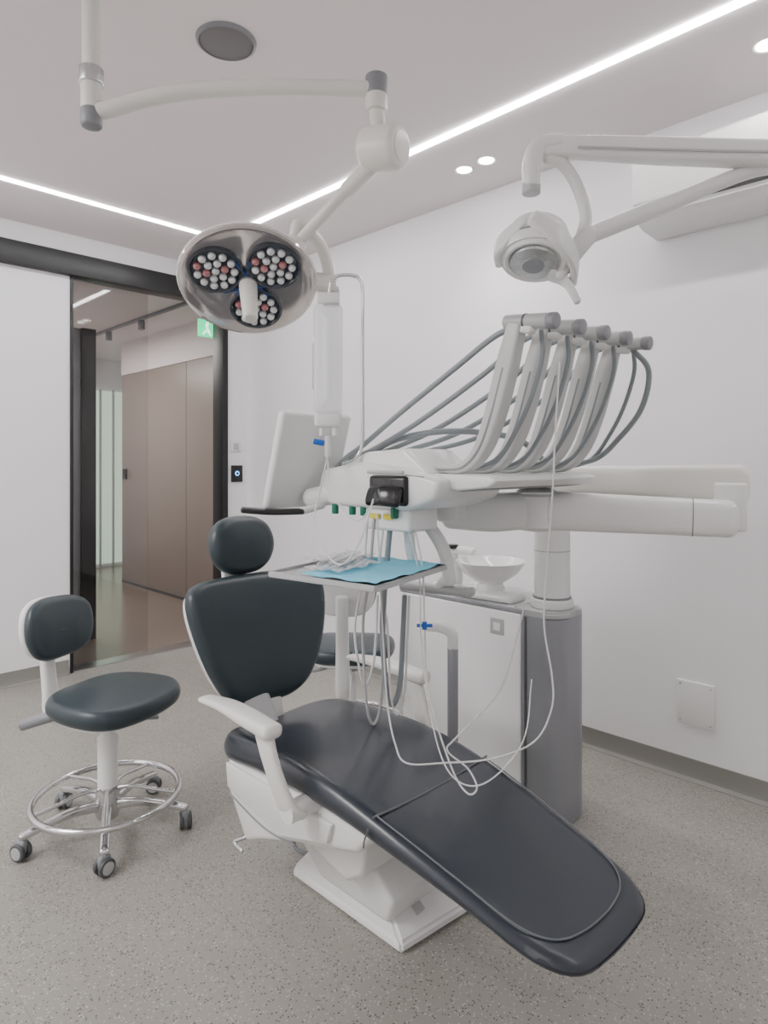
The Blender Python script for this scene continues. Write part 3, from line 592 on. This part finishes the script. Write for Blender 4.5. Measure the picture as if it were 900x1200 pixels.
# ---------------- stools
def stool(cx,cy,a0,bdir,seatz,bz):
    st=emp('dental_stool',L(cx,cy,0)); C=L(cx,cy,0)
    def W(x,y,z): return L(cx+x,cy+y,z)
    bd=rad(bdir); f=(-math.cos(bd),-math.sin(bd)); sd=(-f[1],f[0])
    def Fm(a,b_,z): return W(f[0]*a+sd[0]*b_,f[1]*a+sd[1]*b_,z)   # a forward, b sideways
    o=rpoly([(-.160,-.15,.12),(-.0,-.215,.14),(.19,-.20,.10),(.235,0,.12),(.19,.20,.10),(-.0,.215,.14),(-.160,.15,.12)])
    cushion('seat_pad',o,(-.0,0),(.03,0),.066,.026,.010,lambda x,y,h:Fm(x,y,seatz-.036+h - .5*max(0,x-.08)**2),'leather',st)
    cushion('seat_shell',[p*.86 for p in o],(-.0,0),(.02,0),.02,.01,0,lambda x,y,h:Fm(x,y,seatz-.074+h),'white',st)
    lathe('gas_column',[(0,.14),(.033,.14),(.034,.33),(.026,.34),(.025,seatz-.08),(0,seatz-.08)],C,(0,0,1),'white',st)
    box('mechanism',Fm(-.02,0,seatz-.095),(.14,.12,.03),'lgrey',st,bev=.008)
    tube('height_lever',[Fm(.0,.04,seatz-.11),Fm(.05,.10,seatz-.135),Fm(.06,.14,seatz-.145)],.006,'steel',st)
    sweep('lever_grip',[Fm(.055,.11,seatz-.138),Fm(.065,.17,seatz-.155)],.012,.007,LD(0,1,0),'grey',st,smooth=False)
    lathe('hub',[(0,.05),(.035,.05),(.042,.07),(.040,.13),(.034,.16),(.0,.16)],C,(0,0,1),'chrome',st)
    N=48; tube('foot_ring',[W(.242*math.cos(2*math.pi*k/N),.242*math.sin(2*math.pi*k/N),.128) for k in range(N+1)],.0115,'chrome',st,n=1,cap=False)
    for k in range(5):
        a=rad(a0+72*k); c_,s_=math.cos(a),math.sin(a)
        sweep(f'leg_{k+1}',[W(.03*c_,.03*s_,.095),W(.12*c_,.12*s_,.10),W(.20*c_,.20*s_,.088),W(.272*c_,.272*s_,.072)],[.018,.016,.015,.015],[.018,.014,.012,.012],LD(-s_,c_,0),'chrome',st,power=3)
        a2=a+rad(36); c2,s2=math.cos(a2),math.sin(a2)
        tube(f'ring_spoke_{k+1}',[W(.03*c_,.03*s_,.15),W(.09*c_,.09*s_,.155),W(.17*c_,.17*s_,.14),W(.235*c_,.235*s_,.13)],.007,'chrome',st)
        p=W(.272*c_,.272*s_,.0); rr=rad(k*77+20); w=LD(math.cos(rr),math.sin(rr),0)
        cyl(f'caster_stem_{k+1}',p+Vector((0,0,.08)),p+Vector((0,0,.045)),.008,'steel',st,seg=12)
        for q in (-1,1): 
            cyl(f'caster_wheel_{k+1}',p+w*q*.006+Vector((0,0,.0285)),p+w*q*.021+Vector((0,0,.0285)),.0285,'dgrey',st,bev=.004,seg=24); cyl(f'caster_hub_{k+1}',p+w*q*.02+Vector((0,0,.0285)),p+w*q*.0225+Vector((0,0,.0285)),.020,'lgrey',st,seg=16)
        sweep(f'caster_hood_{k+1}',[p+Vector((0,0,.03)),p+Vector((0,0,.058))],.012,.02,w,'grey',st)
    ob2=rpoly([(-.10,-.11,.08),(.11,-.10,.08),(.15,.0,.09),(.13,.11,.10),(-.10,.12,.09),(-.15,0,.09)])
    bc=-.255
    cushion('back_pad',ob2,(-.04,0),(.04,0),.055,.03,.012,lambda x,y,h:Fm(bc+h+.9*x*x-.18*y,x,bz+y),'leather',st)
    cushion('back_shell',[p*.97 for p in ob2],(-.04,0),(.04,0),.035,.015,.0,lambda x,y,h:Fm(bc-.036+h+.9*x*x-.18*y,x,bz+y),'white',st)
    sweep('back_stem',[Fm(bc-.055,0,bz-.02),Fm(bc-.05,0,bz-.12),Fm(bc-.035,0,bz-.24),Fm(bc-.03,0,seatz-.12),Fm(bc+.01,0,seatz-.15),Fm(-.1,0,seatz-.105)],[.026,.026,.028,.030,.028,.024],.018,LD(sd[0],sd[1],0),'white',st,power=3)
    cyl('tilt_knob',W(-.34,.06,seatz-.162),W(-.22,.06,seatz-.125),.020,'grey',st,bev=.004,seg=20)
    return st
stool(-.98,2.30,3,156,.508,.69)
stool(-.16,2.95,20,-92,.49,.77)

# ---------------- lights
def area(name,loc,sx,sy,e,col=(1,.985,.98),rot=(0,0,0)):
    l=bpy.data.lights.new(name,'AREA'); l.shape='RECTANGLE'; l.size=sx; l.size_y=sy; l.energy=e; l.color=col
    o=bpy.data.objects.new(name,l); S.collection.objects.link(o); o.location=loc; o.rotation_euler=rot; return o
area('added_ceiling_fill',(.9,-.9,H-.02),1.4,1.4,18)  # unseen overhead area light, added as room fill
area('added_ceiling_fill.001',(-2.4,-1.2,H-.02),1.4,1.2,90)  # second added fill, out of view on the left side
area('added_corridor_fill',(-6.2,2.0,2.56),2.0,.6,42,(1,.96,.92))  # added area light that brightens the corridor
def spot(loc,e,ang=110):
    l=bpy.data.lights.new('downlight_lamp','SPOT'); l.energy=e; l.spot_size=rad(ang); l.spot_blend=1; l.shadow_soft_size=.06; l.color=(1,.96,.92)
    o=bpy.data.objects.new('downlight_lamp',l); S.collection.objects.link(o); o.location=loc
for a in ((.388,3.137),(.48,3.04),(1.30,2.2)):
    q=L(*a,H-.02); spot(q,14)
w=bpy.data.worlds.new('World'); S.world=w; w.use_nodes=True; w.node_tree.nodes['Background'].inputs[0].default_value=(.8,.8,.82,1); w.node_tree.nodes['Background'].inputs[1].default_value=.3

# ---------------- camera
cam=bpy.data.cameras.new('camera'); co=bpy.data.objects.new('camera',cam); S.collection.objects.link(co)
co.location=(0,0,1.3); co.rotation_euler=(rad(90),0,math.atan2(SA,CA)); cam.lens=22.8; cam.sensor_width=36; cam.sensor_fit='AUTO'; cam.shift_y=-.0475; cam.clip_start=.05
S.camera=co
